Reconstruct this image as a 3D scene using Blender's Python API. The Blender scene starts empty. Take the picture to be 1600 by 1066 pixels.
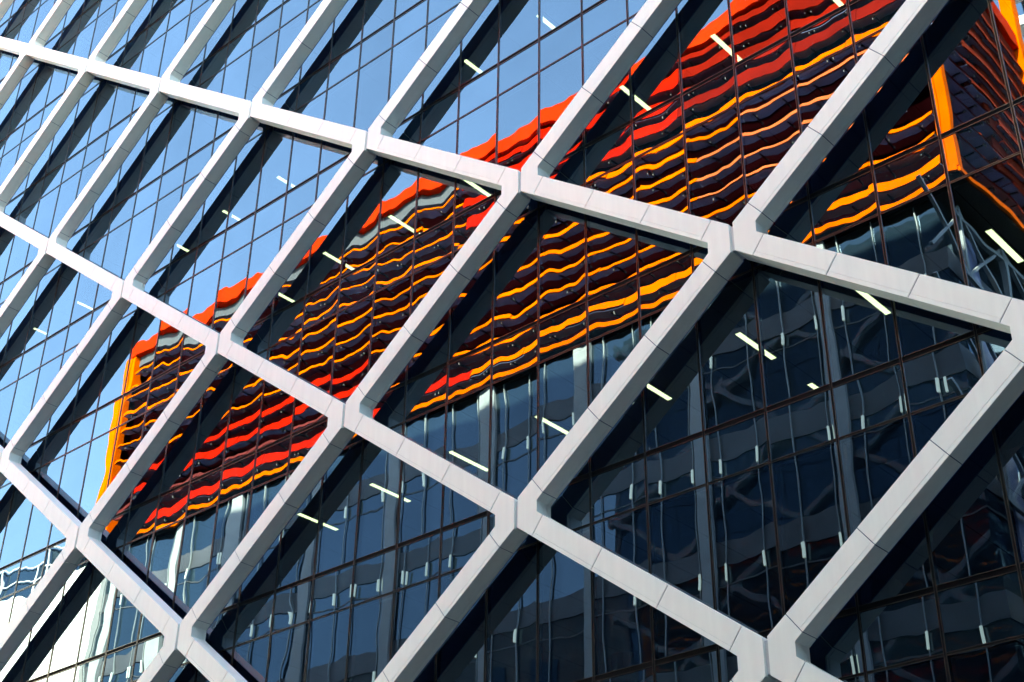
import bpy, bmesh, math, random
from mathutils import Vector, Matrix
random.seed(7)
S = bpy.context.scene
COL = S.collection
R = math.radians

# ---------------------------------------------------------------- camera, sky, sun, exposure
cam = bpy.data.cameras.new('camera')
cam_o = bpy.data.objects.new('camera', cam)
COL.objects.link(cam_o)
S.camera = cam_o
cam.sensor_width = 36
cam.lens = 50.677
cam.clip_start = 0.1
cam.clip_end = 3000
RX = ((0.7450329595843679, 0.6669249175111798, 0.011706559514375936),
      (-0.340028277552737, 0.39483304596352, -0.853514871739027),
      (-0.5738524719799301, 0.6319161496732576, 0.5209369637342397))
CP = Vector((40.977, -17.754, 1.699))
M = Matrix(((RX[0][0], -RX[1][0], -RX[2][0], CP.x),
            (RX[0][1], -RX[1][1], -RX[2][1], CP.y),
            (RX[0][2], -RX[1][2], -RX[2][2], CP.z), (0, 0, 0, 1)))
cam_o.matrix_world = M

SUN_EL, SUN_AZ = 37.2, 14.0           # elevation; azimuth from +Y towards +X (negative: towards -X)
world = bpy.data.worlds.new('World')
S.world = world
world.use_nodes = True
wt = world.node_tree
sky = wt.nodes.new('ShaderNodeTexSky')
sky.sky_type = 'NISHITA'
sky.sun_disc = False
sky.sun_elevation = R(SUN_EL)
sky.sun_rotation = R(SUN_AZ)
sky.air_density = 1.0
sky.dust_density = 0.9
sky.ozone_density = 4.0
bg = wt.nodes['Background']
bg.inputs['Strength'].default_value = 0.13
wt.links.new(sky.outputs[0], bg.inputs['Color'])
sun = bpy.data.lights.new('sun', 'SUN')
sun.energy = 4.6
sun.angle = R(0.5)
sun.color = (1.0, 0.95, 0.87)
sun_o = bpy.data.objects.new('sun', sun)
COL.objects.link(sun_o)
sd = Vector((math.sin(R(SUN_AZ)) * math.cos(R(SUN_EL)), math.cos(R(SUN_AZ)) * math.cos(R(SUN_EL)), math.sin(R(SUN_EL))))
sun_o.rotation_euler = sd.to_track_quat('Z', 'Y').to_euler()
sun_o.location = sd * 200
S.view_settings.view_transform = 'Standard'
S.view_settings.look = 'None'
S.view_settings.gamma = 1.0
S.view_settings.exposure = 4.1
S.view_settings.use_white_balance = True
S.view_settings.white_balance_temperature = 9700
S.view_settings.white_balance_tint = -2
S.render.engine = 'CYCLES'
S.cycles.max_bounces = 12
S.cycles.glossy_bounces = 6
S.cycles.transparent_max_bounces = 12
S.cycles.diffuse_bounces = 4

# ---------------------------------------------------------------- helpers
def tag(o, label=None, cat=None, group=None, kind=None):
    if label: o['label'] = label
    if cat: o['category'] = cat
    if group: o['group'] = group
    if kind: o['kind'] = kind
    return o

class MB:
    def __init__(s):
        s.bm = bmesh.new()
    def box(s, x0, x1, y0, y1, z0, z1, mi=0, front=None, bevel=0.0):
        b = s.bm
        v = [b.verts.new(c) for c in ((x0,y0,z0),(x1,y0,z0),(x1,y1,z0),(x0,y1,z0),(x0,y0,z1),(x1,y0,z1),(x1,y1,z1),(x0,y1,z1))]
        fs = []
        for q in ((0,3,2,1),(4,5,6,7),(0,1,5,4),(1,2,6,5),(2,3,7,6),(3,0,4,7)):
            f = b.faces.new([v[i] for i in q]); f.material_index = mi; fs.append(f)
        if front is not None: fs[2].material_index = front
        if bevel:
            es = list({e for f in fs for e in f.edges})
            bmesh.ops.bevel(b, geom=es, offset=bevel, segments=1, affect='EDGES', material=mi)
        return v
    def prism(s, poly, y0, y1, mi=0, bevel=0.0):
        """poly: (x,z) outline, extruded along y"""
        b = s.bm
        a = [b.verts.new((x, y0, z)) for x, z in poly]
        c = [b.verts.new((x, y1, z)) for x, z in poly]
        n = len(poly)
        fs = [b.faces.new(a), b.faces.new(c[::-1])]
        for i in range(n):
            fs.append(b.faces.new((a[i], c[i], c[(i+1) % n], a[(i+1) % n])))
        for f in fs: f.material_index = mi
        if bevel:
            es = list({e for f in fs for e in f.edges})
            bmesh.ops.bevel(b, geom=es, offset=bevel, segments=1, affect='EDGES', material=mi)
    def bar(s, p, q, w, mi=0):
        p, q = Vector(p), Vector(q); d = (q - p).normalized()
        u = d.cross(Vector((0, 0, 1)))
        if u.length < .01: u = d.cross(Vector((1, 0, 0)))
        u.normalize(); t = d.cross(u)
        b = s.bm
        A = [b.verts.new(p + (u*i + t*j)*w/2) for i, j in ((-1,-1),(1,-1),(1,1),(-1,1))]
        B = [b.verts.new(q + (u*i + t*j)*w/2) for i, j in ((-1,-1),(1,-1),(1,1),(-1,1))]
        fs = [b.faces.new(A[::-1]), b.faces.new(B)] + [b.faces.new((A[i], A[(i+1)%4], B[(i+1)%4], B[i])) for i in range(4)]
        for f in fs: f.material_index = mi
    def mesh(s, name, mats, rot=None):
        bmesh.ops.recalc_face_normals(s.bm, faces=s.bm.faces[:])
        if rot: s.bm.transform(rot)
        me = bpy.data.meshes.new(name)
        s.bm.to_mesh(me); s.bm.free()
        for m in mats: me.materials.append(m)
        return me
    def build(s, name, mats, parent=None, loc=(0, 0, 0), kind=None):
        return place(name, s.mesh(name, mats), parent, loc, kind)

def place(name, me, parent=None, loc=(0, 0, 0), kind=None):
    """loc is a world position; parents are only translated"""
    o = bpy.data.objects.new(name, me)
    COL.objects.link(o)
    if parent:
        o.parent = parent
        base = Vector((0, 0, 0)); p = parent
        while p: base += p.location; p = p.parent
        o.location = Vector(loc) - base
    else:
        o.location = loc
    if kind: o['kind'] = kind
    return o

def empty(name, loc, label, cat, group=None):
    o = bpy.data.objects.new(name, None)
    COL.objects.link(o); o.location = loc
    o.empty_display_size = .3
    return tag(o, label, cat, group)

def px(P):
    """projects a point, for ranking what shows largest"""
    d = Vector(P) - CP
    c = [sum(RX[i][k]*d[k] for k in range(3)) for i in range(3)]
    if c[2] <= 0: return None
    return 800 + 2252.2*c[0]/c[2], 533 + 2252.2*c[1]/c[2], c[2]

# ---------------------------------------------------------------- materials
def newmat(name):
    m = bpy.data.materials.new(name); m.use_nodes = True
    return m, m.node_tree, m.node_tree.nodes['Principled BSDF']

def plain(name, col, rough=.5, metal=0., var=0.06, scale=1.5, bump=0.0, spec=.5):
    m, t, b = newmat(name)
    b.inputs['Roughness'].default_value = rough
    b.inputs['Metallic'].default_value = metal
    b.inputs['Specular IOR Level'].default_value = spec
    g = t.nodes.new('ShaderNodeNewGeometry')
    n = t.nodes.new('ShaderNodeTexNoise'); n.inputs['Scale'].default_value = scale; n.inputs['Detail'].default_value = 5
    t.links.new(g.outputs['Position'], n.inputs['Vector'])
    mr = t.nodes.new('ShaderNodeMapRange')
    mr.inputs['From Min'].default_value = .3; mr.inputs['From Max'].default_value = .7
    mr.inputs['To Min'].default_value = 1 - var; mr.inputs['To Max'].default_value = 1 + var
    t.links.new(n.outputs['Fac'], mr.inputs['Value'])
    # each separate panel differs a little from its neighbours
    ri = t.nodes.new('ShaderNodeMapRange')
    ri.inputs['To Min'].default_value = 1 - var*.6; ri.inputs['To Max'].default_value = 1 + var*.6
    t.links.new(g.outputs['Random Per Island'], ri.inputs['Value'])
    mu = t.nodes.new('ShaderNodeMath'); mu.operation = 'MULTIPLY'
    t.links.new(mr.outputs[0], mu.inputs[0]); t.links.new(ri.outputs[0], mu.inputs[1])
    vm = t.nodes.new('ShaderNodeVectorMath'); vm.operation = 'SCALE'
    vm.inputs[0].default_value = col
    t.links.new(mu.outputs[0], vm.inputs['Scale'])
    t.links.new(vm.outputs[0], b.inputs['Base Color'])
    if bump:
        bp = t.nodes.new('ShaderNodeBump'); bp.inputs['Strength'].default_value = bump; bp.inputs['Distance'].default_value = .01
        t.links.new(n.outputs['Fac'], bp.inputs['Height']); t.links.new(bp.outputs[0], b.inputs['Normal'])
    return m

def emis(name, col, st):
    m, t, b = newmat(name)
    b.inputs['Base Color'].default_value = (*[c*.8 for c in col], 1)
    b.inputs['Emission Color'].default_value = (*col, 1)
    b.inputs['Emission Strength'].default_value = st
    return m

BAY = 1.25
GZ0 = 39.12 + 0.599                    # one of the sill lines; storeys every SH
SH = 3.7845
def glassmat(name, ior, tint, see=None, base=(.01, .012, .015), amp=.0042, pillow=.0018, tilt=.0026, rough=0.0, bay=BAY, sh=SH, z0=GZ0, fine=.42):
    """float glass: Fresnel mirror over a tinted transparent (or dark opaque) body; the panes are
    slightly out of flat (roller waves, pillowing, and each pane set at its own small angle)"""
    m = bpy.data.materials.new(name); m.use_nodes = True
    t = m.node_tree; t.nodes.clear()
    N = t.nodes.new; L = t.links.new
    def math_(op, a, b=None):
        n = N('ShaderNodeMath'); n.operation = op
        for i, v in enumerate((a, b)):
            if v is None: continue
            if isinstance(v, (int, float)): n.inputs[i].default_value = v
            else: L(v, n.inputs[i])
        return n.outputs[0]
    geo = N('ShaderNodeNewGeometry')
    sp = N('ShaderNodeSeparateXYZ'); L(geo.outputs['Position'], sp.inputs[0])
    hx = math_('ADD', sp.outputs['X'], sp.outputs['Y'])       # runs along either kind of wall
    u = math_('DIVIDE', hx if bay != BAY else sp.outputs['X'], bay)
    v = math_('DIVIDE', math_('SUBTRACT', sp.outputs['Z'], z0), sh)
    fu, fv = math_('FRACT', u), math_('FRACT', v)
    iu, iv = math_('FLOOR', u), math_('FLOOR', v)
    cid = N('ShaderNodeCombineXYZ'); L(iu, cid.inputs[0]); L(iv, cid.inputs[1])
    wn = N('ShaderNodeTexWhiteNoise'); wn.noise_dimensions = '3D'; L(cid.outputs[0], wn.inputs['Vector'])
    wc = N('ShaderNodeSeparateColor'); L(wn.outputs['Color'], wc.inputs[0])
    # broad noise and fine noise
    def noise(sc, det, zs):
        mp = N('ShaderNodeMapping'); mp.inputs['Scale'].default_value = (sc, sc, sc*zs)
        L(geo.outputs['Position'], mp.inputs['Vector'])
        # every pane has its own wave, so add the pane's random offset
        ad = N('ShaderNodeVectorMath'); ad.operation = 'MULTIPLY_ADD'
        L(wn.outputs['Color'], ad.inputs[0]); ad.inputs[1].default_value = (.8, .8, .8); L(mp.outputs[0], ad.inputs[2])
        n = N('ShaderNodeTexNoise'); n.inputs['Scale'].default_value = 1; n.inputs['Detail'].default_value = det
        L(ad.outputs[0], n.inputs['Vector'])
        s_ = N('ShaderNodeSeparateColor'); L(n.outputs['Color'], s_.inputs[0])
        return math_('SUBTRACT', s_.outputs[0], .5), math_('SUBTRACT', s_.outputs[1], .5)
    n1x, n1z = noise(.85, 0.6, .8)
    n2x, n2z = noise(3.2, 0.4, .55)
    # sine-like pillow along each axis: zero at the frames
    px_ = math_('SINE', math_('MULTIPLY', fu, 2*math.pi))
    pz_ = math_('SINE', math_('MULTIPLY', fu, math.pi))
    def tot(n1, n2, pil, wr):
        a = math_('MULTIPLY', n1, amp*2)
        a = math_('ADD', a, math_('MULTIPLY', n2, amp*fine*2))
        a = math_('ADD', a, math_('MULTIPLY', pil, pillow))
        return math_('ADD', a, math_('MULTIPLY', math_('SUBTRACT', wr, .5), tilt*2))
    dx = tot(math_('MULTIPLY', n1x, .55), math_('MULTIPLY', n2x, .55), math_('MULTIPLY', px_, .6), wc.outputs[0])
    dz = tot(n1z, n2z, math_('SUBTRACT', pz_, .64), wc.outputs[1])
    cb = N('ShaderNodeCombineXYZ'); L(dx, cb.inputs[0]); L(dz, cb.inputs[2]); 
    if bay != BAY: L(dx, cb.inputs[1])
    ad = N('ShaderNodeVectorMath'); ad.operation = 'ADD'; L(geo.outputs['Normal'], ad.inputs[0]); L(cb.outputs[0], ad.inputs[1])
    nm = N('ShaderNodeVectorMath'); nm.operation = 'NORMALIZE'; L(ad.outputs[0], nm.inputs[0])
    gl = N('ShaderNodeBsdfGlossy'); gl.inputs['Roughness'].default_value = rough
    pv = N('ShaderNodeMapRange'); L(wc.outputs[2], pv.inputs['Value'])
    pv.inputs['To Min'].default_value = .84; pv.inputs['To Max'].default_value = 1.0
    sm = N('ShaderNodeTexNoise'); sm.inputs['Scale'].default_value = 1.1; sm.inputs['Detail'].default_value = 6
    L(geo.outputs['Position'], sm.inputs['Vector'])
    sm2 = N('ShaderNodeMapRange'); L(sm.outputs['Fac'], sm2.inputs['Value'])
    sm2.inputs['From Min'].default_value = .35; sm2.inputs['From Max'].default_value = .65
    sm2.inputs['To Min'].default_value = .95; sm2.inputs['To Max'].default_value = 1.0
    tv = N('ShaderNodeVectorMath'); tv.operation = 'SCALE'; tv.inputs[0].default_value = tint
    L(math_('MULTIPLY', pv.outputs[0], sm2.outputs[0]), tv.inputs['Scale']); L(tv.outputs[0], gl.inputs['Color']); L(nm.outputs[0], gl.inputs['Normal'])
    if see:
        bd = N('ShaderNodeBsdfTransparent'); bd.inputs['Color'].default_value = (*see, 1)
    else:
        bd = N('ShaderNodeBsdfDiffuse'); bd.inputs['Color'].default_value = (*base, 1)
    fr = N('ShaderNodeFresnel'); fr.inputs['IOR'].default_value = ior
    mx = N('ShaderNodeMixShader'); L(fr.outputs[0], mx.inputs[0]); L(bd.outputs[0], mx.inputs[1]); L(gl.outputs[0], mx.inputs[2])
    out = N('ShaderNodeOutputMaterial'); L(mx.outputs[0], out.inputs['Surface'])
    return m

def clearmat():
    m = bpy.data.materials.new('clear_edge'); m.use_nodes = True
    t = m.node_tree; t.nodes.clear()
    a = t.nodes.new('ShaderNodeBsdfTransparent'); a.inputs['Color'].default_value = (.95, .98, .97, 1)
    o = t.nodes.new('ShaderNodeOutputMaterial'); t.links.new(a.outputs[0], o.inputs[0])
    return m

m_white = plain('white_panel', (.82, .825, .755), .42, var=.03, scale=.8)
_t = m_white.node_tree
_mp = _t.nodes.new('ShaderNodeMapping'); _mp.inputs['Scale'].default_value = (9, 9, .7)
_no = [n for n in _t.nodes if n.type == 'TEX_NOISE'][0]; _ge = [n for n in _t.nodes if n.type == 'NEW_GEOMETRY'][0]
_t.links.new(_ge.outputs['Position'], _mp.inputs['Vector']); _t.links.new(_mp.outputs[0], _no.inputs['Vector'])
m_core = plain('dark_joint', (.03, .06, .13), .8, spec=.1)
m_back = plain('rear_plate', (.05, .11, .26), .5)
m_slot = plain('grey_slot', (.5, .5, .51), .5)
m_vis = glassmat('vision_glass', 2.42, (.60, .82, 1.05), see=(.11, .18, .21))
m_spn = glassmat('spandrel_glass', 2.42, (.59, .81, 1.04), base=(.004, .010, .013))
m_clear = clearmat()
m_brown = plain('bronze_metal', (.030, .026, .024), .25, metal=.0, var=.12, spec=.5)
m_black = plain('black_gasket', (.004, .004, .005), .8, spec=.05)
m_ceil = plain('ceiling_tile', (.58, .62, .60), .9)
m_floor = plain('floor_carpet', (.06, .065, .07), .95)
m_core_wall = plain('core_wall', (.16, .18, .18), .8, var=.25, scale=.4)
m_lamp = emis('lamp_tube', (1.0, .88, .58), .75)
m_lampm = plain('lamp_louvre', (.5, .5, .42), .4)
m_conc = plain('concrete', (.33, .33, .32), .85, var=.12)
m_soff = plain('roof_metal', (.35, .36, .38), .5)
# across the street
m_red = plain('red_paint', (.46, .007, .002), .6, var=.22, scale=.6, spec=.02)
m_red2 = plain('orange_red_paint', (.60, .024, .004), .6, var=.22, scale=.6, spec=.02)
m_or = plain('orange_paint', (.88, .115, .003), .6, var=.18, scale=.6, spec=.02)
m_or_glow = plain('orange_room_glow', (.62, .12, .04), .6, var=.18, scale=.6, spec=.02)  # orange paled in the colour, for bright rooms showing through the mirror glass
m_mar = plain('maroon_paint', (.12, .02, .018), .5, var=.2, spec=.02)
m_under = plain('grey_blue_metal', (.20, .24, .40), .3, var=.15)
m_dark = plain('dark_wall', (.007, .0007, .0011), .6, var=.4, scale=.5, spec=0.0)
m_dark2 = plain('dark_bracket', (.018, .019, .024), .5, spec=.1)
m_glint = plain('steel_fitting', (.22, .21, .20), .5)
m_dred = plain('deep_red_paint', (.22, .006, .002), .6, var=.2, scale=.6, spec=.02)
m_rsof = plain('grey_soffit', (.085, .09, .10), .6)
m_side_red = plain('shaded_side_red', (.20, .018, .006), .6, var=.15, scale=.6, spec=.02)  # red of the side face, its turn from the sun put into the colour
m_pod = glassmat('podium_glass', 1.9, (.55, .78, 1.0), base=(.010, .022, .032), amp=.0015, pillow=.003, tilt=.002, bay=1.73, sh=5.15, z0=36.3)
m_fin = plain('pale_fin', (.34, .38, .38), .4)
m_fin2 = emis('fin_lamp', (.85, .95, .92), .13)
m_col = plain('pale_column', (.34, .37, .38), .7, var=.1)
m_gr = plain('grey_spandrel', (.065, .07, .08), .5, var=.3, scale=.5)
m_wb = plain('white_render', (.80, .79, .76), .8, var=.05)
m_asph = plain('asphalt', (.05, .05, .052), .9, var=.2, scale=6, bump=.3)
m_pave = plain('paving', (.11, .11, .105), .85, var=.15, scale=3)
m_land = plain('ground_cover', (.05, .05, .047), .95, var=.2, scale=.05)
m_line = plain('road_paint', (.7, .7, .68), .7)

# ---------------------------------------------------------------- ground, street
b = MB(); b.box(-1500, 1500, -1500, 1500, -.3, 0); tag(b.build('ground', [m_land]), kind='structure')
b = MB(); b.box(-200, 220, -23, -6, .0, .004); tag(b.build('road', [m_asph]), kind='structure')
b = MB()
b.box(-200, 220, -6, 2, 0, .13); b.box(-200, 220, -30.9, -23, 0, .13)
tag(b.build('pavement', [m_pave]), kind='structure')
b = MB()
for i in range(-30, 34): b.box(i*6, i*6 + 3, -14.56, -14.44, .004, .008)
tag(b.build('road_markings', [m_line]), kind='structure')

# ---------------------------------------------------------------- the office building with its diagonal lattice
X0, X1 = -20.0, 65.0
TOPZ = 39.12 + 6*SH
office = empty('office_building', (27.5, 9, 0), 'tall blue glass office building behind a white diagonal steel lattice', 'building')
WX, HZ = 5.0, SH                      # half diagonals of a lattice diamond
LEN = math.hypot(WX, HZ); CT, ST = WX/LEN, HZ/LEN
W, D = .42, .41                        # member face width and depth
GY = .625                              # plane of the glass
ARM = .103*LEN

def beam_mesh(down):
    b = MB()
    g = .007
    cuts = [ARM, .3675*LEN, .6325*LEN, LEN - ARM]
    for i in range(3):
        x0, x1 = cuts[i] + g, cuts[i+1] - g
        b.box(x0, x1, 0, .315, -W/2 + .075, W/2, 0, bevel=.004)
        b.box(x0, x1, 0, .315, -W/2, -W/2 + .0732, 0, bevel=.003)
        b.box(x0, x1, .320, D - .02, -W/2, W/2, 0, bevel=.004)
    b.box(ARM - .02, LEN - ARM + .02, .014, D - .021, -W/2 + .012, W/2 - .012, 1)
    b.box(ARM + .01, LEN - ARM - .01, D - .0195, D, -W/2 + .004, W/2 - .004, 2)
    a = math.atan2(-HZ if down else HZ, WX)
    return b.mesh('diagonal_beam', [m_white, m_core, m_back], Matrix.Rotation(-a, 4, 'Y'))
def node_mesh():
    b = MB(); tn = ST/CT
    a = W/2/CT; s = .042
    e1 = Vector((CT, ST)); n1 = Vector((-ST, CT))
    cx = .5; cz = (cx - W/2/ST)*tn
    g = .006
    for sg in (1, -1):
        P = [(s, a + s*tn)]
        q = e1*(ARM - g) + n1*W/2; P.append((q.x, q.y))
        q = e1*(ARM - g) - n1*W/2; P.append((q.x, q.y))
        P.append((cx, cz)); P.append((cx, -cz))
        q = e1*(ARM - g) - n1*W/2; P.append((q.x, -q.y))
        q = e1*(ARM - g) + n1*W/2; P.append((q.x, -q.y))
        P.append((s, -a - s*tn))
        P = [(x*sg, z) for x, z in P]
        b.prism(P, 0, .315, 0, bevel=.004)
        b.prism(P, .320, D - .02, 0, bevel=.004)
        b.prism([(x*.97, z*.97) for x, z in P], D - .0195, D, 3)
        C_ = [(s - .0, a), (.42, cz*.0 + .06), (.42, -.06), (s - .0, -a)]
        b.prism([(x*sg, z) for x, z in C_], .3, .35, 1)
    b.box(-s, s, .055, D - .035, -a + .004, a - .004, 2)
    b.box(-.13, .13, D - .01, GY + .1, -.10, .10, 1)          # stub that ties the node back to the floor slab
    return b.mesh('lattice_node', [m_white, m_core, m_slot, m_back])
bm_up, bm_dn, nd = beam_mesh(False), beam_mesh(True), node_mesh()

def size_in_view(P, r):
    q = px(P)
    if not q: return -1e9
    ox = max(0, -q[0], q[0] - 1600); oy = max(0, -q[1], q[1] - 1066)
    return 1000*r/q[2] - 10*max(0, math.hypot(ox, oy) - 2252*r/q[2])

def merged(name, items, mats_from, parent):
    """items: (mesh, location) joined into one object"""
    out = bmesh.new()
    for me, loc in items:
        t = bmesh.new(); t.from_mesh(me); bmesh.ops.translate(t, verts=t.verts[:], vec=loc)
        tmp = bpy.data.meshes.new('tmp'); t.to_mesh(tmp); t.free(); out.from_mesh(tmp); bpy.data.meshes.remove(tmp)
    me = bpy.data.meshes.new(name); out.to_mesh(me); out.free()
    for m in mats_from.materials: me.materials.append(m)
    return place(name, me, parent, (0, 0, 0), 'stuff')

nodes, beams = [], []
for i in range(-4, 14):
    for j in range(-10, 7):
        if (i + j) % 2: continue
        P = Vector((i*WX, 0, 39.12 + j*HZ))
        nodes.append((size_in_view(P, .6), nd, P))
        if i < 13 and j < 6: beams.append((size_in_view(P + Vector((WX/2, 0, HZ/2)), 3), bm_up, P))
        if i < 13 and j > -10: beams.append((size_in_view(P + Vector((WX/2, 0, -HZ/2)), 3), bm_dn, P))
for name, lst in (('lattice_node', nodes), ('diagonal_beam', beams)):
    lst.sort(key=lambda t: -t[0])
    for _, me, P in lst[:80]: place(name, me, office, P)
    merged(name, [(me, P) for _, me, P in lst[80:]], lst[0][1], office)

# windows: vision pane above the sill line, spandrel glass below the next one, bronze caps
SP = .964
def window_meshes():
    h = SH - SP
    b = MB(); b.box(.022, BAY - .022, GY, GY + .012, .05, h - .02, 1, front=0); pane = b.mesh('window', [m_vis, m_clear])
    b = MB(); b.box(.022, BAY - .022, GY, GY + .012, h + .02, SH - .06, 0); sp = b.mesh('spandrel_panel', [m_spn])
    b = MB()
    y0, y1 = GY - .014, GY + .02
    # mullion: two bronze blades with a dark gap
    for s in (-1, 1): b.box(min(s*.013, s*.024), max(s*.013, s*.024), y0, y1, 0, SH, 0)
    b.box(-.0235, .0235, GY - .002, y1 + .08, 0, SH, 1)
    for z, k in ((0, .050), (h, .022)):
        b.box(.028, BAY - .028, y0, y1, z + k - .011, z + k, 0)
        b.box(.028, BAY - .028, y0, y1, z - k, z - k + .011, 0)
        b.box(.026, BAY - .026, GY - .003, y1 + .05, z - k + .002, z + k - .002, 1)
    return pane, sp, b.mesh('window_frame', [m_brown, m_black])
pane, spm, frm = window_meshes()
wins = []
blinds = {}
m_blind = plain('blind_fabric', (.62, .66, .66), .9)
for i in range(int((X1 - X0)/BAY)):
    for k in range(-11, 6):
        x, z = X0 + i*BAY - .005, GZ0 + k*SH
        if z < 0: continue
        wins.append((size_in_view(Vector((x + .62, GY, z + SH/2)), 1.9), Vector((x, 0, z))))
wins.sort(key=lambda t: -t[0])
for _, P in wins[:100]:
    w = place('window', pane, office, P)
    place('spandrel_panel', spm, w, P)
    place('window_frame', frm, w, P)
    if random.random() < .22:
        d_ = random.choice((.5, .9, 1.3, 1.9))
        if d_ not in blinds:
            b = MB(); b.box(.05, BAY - .05, GY + .16, GY + .168, SH - SP - .05 - d_, SH - SP - .05)
            b.box(.05, BAY - .05, GY + .152, GY + .176, SH - SP - .08 - d_, SH - SP - .05 - d_); blinds[d_] = b.mesh('roller_blind', [m_blind])
        place('roller_blind', blinds[d_], w, P)
rest = [P for _, P in wins[100:]]
rw = merged('window', [(pane, P) for P in rest], pane, office)
merged('spandrel_panel', [(spm, P) for P in rest], spm, rw)
merged('window_frame', [(frm, P) for P in rest], frm, rw)

# storeys behind the glass
for k in range(-10, 7):
    z = GZ0 + k*SH
    if z - SP < 1: continue
    b = MB()
    b.box(X0, X1, GY + .16, 17, z - .12, z - .06, 1)
    b.box(X0, X1, GY + .16, 17, z - SP, z - SP + .03, 0)
    b.box(X0, X1, GY + .10, GY + .15, z - SP, z - .06, 2)
    for i in range(int((X1 - X0)/BAY)+1):                       # ceiling tile joints
        b.box(X0 + i*BAY - .006, X0 + i*BAY + .006, GY + .2, 12, z - SP - .003, z - SP - .0005, 2)
    b.build('floor_slab', [m_ceil, m_floor, m_black], office)
b = MB(); b.box(X0 + 1, X1 - 1, 11, 17, 0, TOPZ - .6); b.build('core_wall', [m_core_wall], office)
for k in range(11):
    b = MB(); b.prism([(-.3 + .6*0, -.3)] and [(.3*math.cos(a*math.pi/6), .3*math.sin(a*math.pi/6)) for a in range(12)], 0, TOPZ - 1)
    me = b.mesh('column', [m_conc], Matrix.Rotation(R(90), 4, 'X'))
    place('column', me, office, (X0 + 4 + k*6.4, 6.5, 0))
b = MB()
b.box(X0, X1, GY - .02, 17.2, TOPZ + .6, TOPZ + 1.3)
b.box(X0, X1, 17.2, 17.5, 0, TOPZ + 1.3); b.box(X0 - .3, X0 - .004, GY, 17.5, 0, TOPZ + 1.3); b.box(X1 + .04, X1 + .3, GY, 17.5, 0, TOPZ + 1.3)
b.build('roof', [m_soff], office)
b = MB(); b.box(X0, X1, GY - .02, GY + .3, 0, GZ0 - 10*SH - .1); b.build('base_wall', [m_conc], office)

# ceiling lights seen through the glass
def light_meshes():
    b = MB(); b.box(-.072, .072, 0, 1.27, -.035, 0, 0, bevel=.004); body = b.mesh('light_housing', [m_lampm])
    b = MB(); b.box(-.054, .054, .02, 1.25, -.042, -.036, 0); dif = b.mesh('diffuser', [m_lamp])
    return body, dif
lb, ld = light_meshes()
ordn = ['leftmost', 'second from the left', 'third from the left', 'fourth from the left', 'fifth from the left', 'sixth from the left', 'seventh from the left', 'eighth from the left']
rows = [('upper row of office ceiling lights', -4, [.97, 3.5, 8.65, 11.15, 13.65, 21.1, 23.6]),
        ('middle row of office ceiling lights', -5, [13.65, 16.1, 18.6, 21.1, 26.1, 28.6, 31.15]),
        ('lower row of office ceiling lights', -7, [16.1, 18.6, 21.1, 23.6, 26.13, 28.62, 31.1, 33.67])]
def ceiling_light(x, y, k, label):
    z = GZ0 + (k + 1)*SH - SP - .004
    o = empty('ceiling_light', (x, y, z), label, 'ceiling light', 'strip lights on the office ceilings')
    h_ = place('light_housing', lb, o, (x, y, z)); place('diffuser', ld, o, (x, y, z))
for nm, k, xs in rows:
    for n, x in enumerate(xs):
        ceiling_light(x, 2.15, k, 'lit strip light, %s in the %s' % (ordn[n], nm))
ceiling_light(28.62, 4.68, -7, 'small lit strip light deeper inside, peeping over a sill at centre right')

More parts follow.
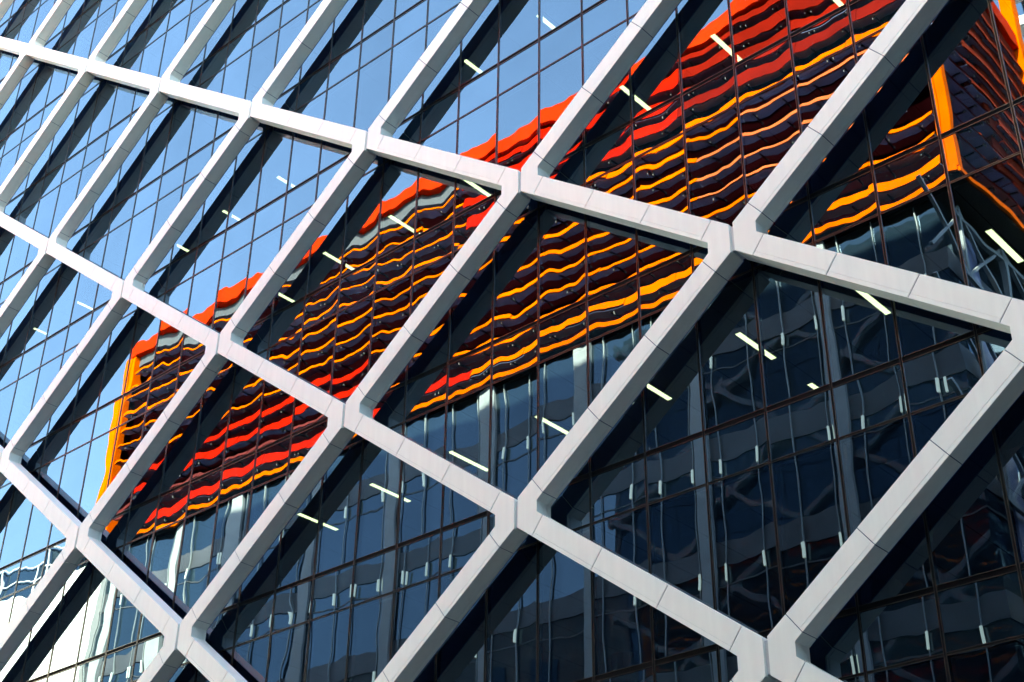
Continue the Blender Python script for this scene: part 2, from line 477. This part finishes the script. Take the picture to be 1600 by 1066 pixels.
# ---------------------------------------------------------------- across the street: building with orange and red sun blades
FY = -30.0
oth = empty('louvred_building', (-10, -50, 0), 'glass building wrapped in red and orange sun blades, mirrored in the blue glass', 'building')
XL, XR, YB = -41.6, 22.3, -41.6
b = MB()
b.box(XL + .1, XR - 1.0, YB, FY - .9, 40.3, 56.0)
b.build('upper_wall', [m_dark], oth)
b = MB(); b.box(XL, XR, YB, FY, 40.12, 40.22); b.build('soffit', [m_dark2], oth)
b = MB(); b.box(XL - .1, XR + .1, YB - .1, FY + .1, 55.75, 56.75, bevel=.02); b.build('roof_fascia', [m_red2], oth)
b = MB(); b.box(XL + .3, -7.2, YB, FY - .3, 54.9, 55.74); b.build('roof_soffit', [m_rsof], oth)
def blade(x0, x1, z, hf, mat, side=False):
    b = MB()
    # front plate leaning back, under tray, brackets
    prof = [(0, -hf*.5), (.05, -hf*.5 - .01), (-.02 - hf*.18, hf*.5), (-.07 - hf*.18, hf*.5)]
    def P(x, d, zz): return (x, FY + d, z + zz) if not side else (XR + d, x, z + zz)
    def ext(poly, mi, a, c):
        A = [b.bm.verts.new(P(a, d, q)) for d, q in poly]; B = [b.bm.verts.new(P(c, d, q)) for d, q in poly]
        n = len(poly); fs = [b.bm.faces.new(A[::-1]), b.bm.faces.new(B)]
        for i in range(n): fs.append(b.bm.faces.new((A[i], A[(i+1) % n], B[(i+1) % n], B[i])))
        for f in fs: f.material_index = mi
    n = max(1, round((x1 - x0)/3.46)); st = (x1 - x0)/n
    for i in range(n):
        a, c = x0 + i*st + .012, x0 + (i+1)*st - .012
        dz = random.uniform(-.05, .05); hs = random.uniform(.82, 1.12)
        ext([(d, q*hs + dz) for d, q in prof], 0, a, c)
        ext([(-.04, -hf*.5 + .0), (-.04, -hf*.5 + .05), (-.60, -hf*.5 + .12), (-.60, -hf*.5 + .07)], 1, a, c)
        for t in (.25, .75):
            xx = a + (c - a)*t
            ext([(-.1, -hf*.5 - .02), (-.1, -hf*.5 - .08), (-1.0, -hf*.5 - .02), (-1.0, -hf*.5 + .1)], 2, xx - .03, xx + .03)
        for t in (.22, .30, .72, .80):
            if random.random() < .35: continue
            xx = a + (c - a)*t; h_ = random.uniform(.06, .2)
            ext([(-.1, -hf*.5 - .03), (-.1, -hf*.5 - .03 - h_), (-.16, -hf*.5 - .03 - h_), (-.16, -hf*.5 - .03)], 3, xx - .015, xx + .015)
    b.build('sun_blade', [mat, m_under, m_dark2, m_glint], oth)
Z = [41.5 + 1.27*k for k in range(11)]
blade(XL + .9, -6.6, Z[0], .80, m_red); blade(-6.6, XR - .9, Z[0], .55, m_or)
blade(XL + .9, -15, Z[1], .30, m_mar); blade(-15, XR - .9, Z[1], .26, m_or)
blade(XL + .9, -13.5, Z[2], .66, m_red); blade(-13.5, 9, Z[2], .27, m_or); blade(9, XR - .9, Z[2], .27, m_or)
blade(XL + .9, -15, Z[3], .60, m_red); blade(-15, 9, Z[3], .28, m_or); blade(9, 20, Z[3], .25, m_or_glow)
for k in (4, 5):
    blade(XL + .9, -8, Z[k], .26, m_or); blade(-8, 9, Z[k], .32, m_or); blade(9, XR - .9, Z[k], .28, m_or_glow)
blade(XL + .9, -8, Z[6], .26, m_or); blade(-8, 12, Z[6], .36, m_or); blade(12, XR - .9, Z[6], .30, m_or_glow)
blade(XL + .9, -8, Z[7], .27, m_or); blade(-8, XR - .9, Z[7] - .25, .50, m_or)
for k in (8, 9, 10):
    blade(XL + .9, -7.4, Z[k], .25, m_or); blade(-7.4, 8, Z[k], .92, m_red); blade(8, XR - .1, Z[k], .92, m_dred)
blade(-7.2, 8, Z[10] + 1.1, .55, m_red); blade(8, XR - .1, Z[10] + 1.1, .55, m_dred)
for z in (40.30,):
    b = MB(); b.box(XL, XR + .05, FY + .1, FY + .22, z - .13, z + .13); b.box(XR + .05, XR + .17, YB, FY + .1, z - .13, z + .13)
    b.build('edge_beam', [m_or], oth)
b = MB(); b.box(XL - .65, XL + .25, FY - .55, FY + .12, 40.0, 55.7, bevel=.02); b.build('corner_post', [m_or], oth)
b = MB(); b.box(XL + .253, XL + .75, FY - .55, FY + .05, 40.5, 55.7, bevel=.02); b.build('corner_post', [m_or], oth)
b = MB(); b.box(XR - .72, XR - .36, FY - .3, FY + .16, 40.45, 46.6, bevel=.02); b.box(XR - .33, XR + .14, FY - .3, FY + .16, 40.45, 46.6, bevel=.02); b.build('corner_post', [m_or], oth)
b = MB(); b.box(XR - .5, XR + .2, YB - .6, YB + .15, 39.9, 63, bevel=.02); b.build('corner_post', [m_or], oth)
for k in range(11):
    blade(-36.0 if k < 5 else -33.5, -30.4, Z[k] + .2, .22, m_side_red, True)
    blade(YB + .2, -36.0 if k < 5 else -33.5, Z[k] + .2, .85 if k > 3 else .4, m_side_red, True)

b = MB(); b.box(XR - .98, XR - .2, YB + .2, -35.2, 43.5, 55.6); b.build('side_panel', [m_side_red], oth)

# podium under the coloured box
PY, PX = -30.4, 20.7
b = MB(); b.box(-43.2, PX, -75, PY, 0, 40.10); b.build('podium_glass_wall', [m_pod], oth)
for z in (36.3, 31.15, 26.0, 20.85, 15.7, 10.5, 5.4):
    b = MB(); b.box(-43.25, PX + .05, -75, PY + .06, z, z + .16); b.box(-43.25, PX + .05, -75, PY + .03, z - .9, z - .82)
    b.box(-43.25, PX + .05, -75, PY + .025, z + .16, z + 1.15)
    b.build('storey_band', [m_gr], oth)
for i in range(37):
    x = 19.6 - i*1.73 + random.uniform(-.18, .18)
    rz = [z for z in (36.3, 31.15, 26.0, 20.85, 15.7) if random.random() < .8]
    b = MB(); b.box(x - .02, x + .02, PY + .05, PY + .12, 10.5, 40.08, 0)
    for z in rz:
        b.box(x - .05, x + .05, PY + .13, PY + .22, z - .72, z, 1, bevel=.01)
        if random.random() < .2: b.box(x + .25, x + .33, PY + .13, PY + .22, z - .80, z - .05, 1, bevel=.01)
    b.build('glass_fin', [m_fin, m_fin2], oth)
for i in range(9):
    x = 15.0 - i*6.87
    b = MB(); b.box(x - .5, x + .4, PY + .01, PY + .22, 0, 40.08); b.build('pale_column', [m_col], oth)
b = MB(); b.box(-43.3, -41.3, PY + .02, PY + .3, 0, 39.6); b.build('end_pier', [m_wb], oth)
b = MB()
for y in range(-72, -31, 4):
    for z in (26, 31.1, 36.2):
        b.bar((PX + .4, y, z), (PX + .4, y + 4, z + 3.6), .16); b.bar((PX + .4, y + 4, z), (PX + .4, y, z + 3.6), .13)
        b.bar((PX + .4, y, z), (PX + .4, y, z + 3.6), .22)
for z in (26, 29.6, 31.1, 34.7, 36.2, 39.3): b.bar((PX + .4, -74, z), (PX + .4, -31.5, z), .2)
b.build('side_truss', [m_col], oth)
for y in range(-70, -32, 6):
    b = MB(); b.box(PX + .02, PX + .15, y, y + 1.1, 10, 39); b.build('side_column', [m_under], oth)

# low white building to the left of it
wb = empty('white_building', (-60, -45, 0), 'low white rendered building with a blue glass roof storey, mirrored at lower left', 'building')
b = MB(); b.box(-75, -44.5, -60, -31.0, 0, 40.4, bevel=.03); b.build('wall', [m_wb], wb)
b = MB(); b.box(-74, -47, -58, -32.0, 40.4, 43.6); b.build('glass_storey', [m_pod], wb)
b = MB()
for i in range(9): b.box(-73.6 + i*3.3, -73.5 + i*3.3, -31.9, -31.8, 40.4, 43.6)
for z in (42.3, 43.55): b.box(-74, -47, -31.9, -31.82, z, z + .07)
b.build('storey_frame', [m_wb], wb)
b = MB()
for z in (33.2, 28.2, 23.2): b.box(-72, -58, -31.02, -30.92, z, z + 2.2)
b.build('window_band', [m_pod], wb)

# pale tower further back
tw = empty('balcony_tower', (25, -80, 0), 'pale apartment tower with white balcony edges, mirrored at the upper right corner', 'building')
b = MB(); b.box(14.5, 34, -95, -70, 0, 120); b.build('wall', [m_pod], tw)
for k in range(34):
    z = 3 + k*3.45
    b = MB(); b.box(14, 34.5, -70, -68.6, z, z + .35, bevel=.02); b.box(14, 34.5, -68.7, -68.62, z + .35, z + .9)
    b.build('balcony', [m_wb], tw)

# blocks added round the street to keep stray light off the lattice
nb = empty('sky_blocker', (95, -15, 0), 'unseen dark block added at the right to cut low sky light', 'building')  # added out of view to block the bright horizon
b = MB(); b.box(66.5, 110, -45, 60, 0, 46); b.build('wall', [m_pod], nb)
b = MB()
for k in range(10): b.box(66.4, 110.1, -45.1, 60.1, 3.6 + k*4, 4.5 + k*4)
b.build('storey_band', [m_gr], nb)

lb_ = empty('sun_blocker', (-42, 14, 0), 'unseen plain block added beside the glass office building to shade the street', 'building')  # added out of view to keep sun off the street
b = MB(); b.box(-75, -20.4, 3, 26, 0, 44); b.build('wall', [m_conc], lb_)
b = MB()
for k in range(10):
    for i in range(12): b.box(-73 + i*4.2, -71 + i*4.2, 2.9, 2.98, 3 + k*3.8, 5 + k*3.8)
b.build('window_row', [m_pod], lb_)

sb_ = empty('bounce_blocker', (45, -50, 0), 'dark low block added to stop bounced light, right of the louvred building', 'building')  # added to cut bounce from the sunlit tower and ground behind
b = MB(); b.box(26, 66, -62, -38, 0, 34); b.build('wall', [m_pod], sb_)
b = MB()
for k in range(8): b.box(25.9, 66.1, -62.1, -37.9, 3.2 + k*4, 4.0 + k*4)
b.build('storey_band', [m_gr], sb_)
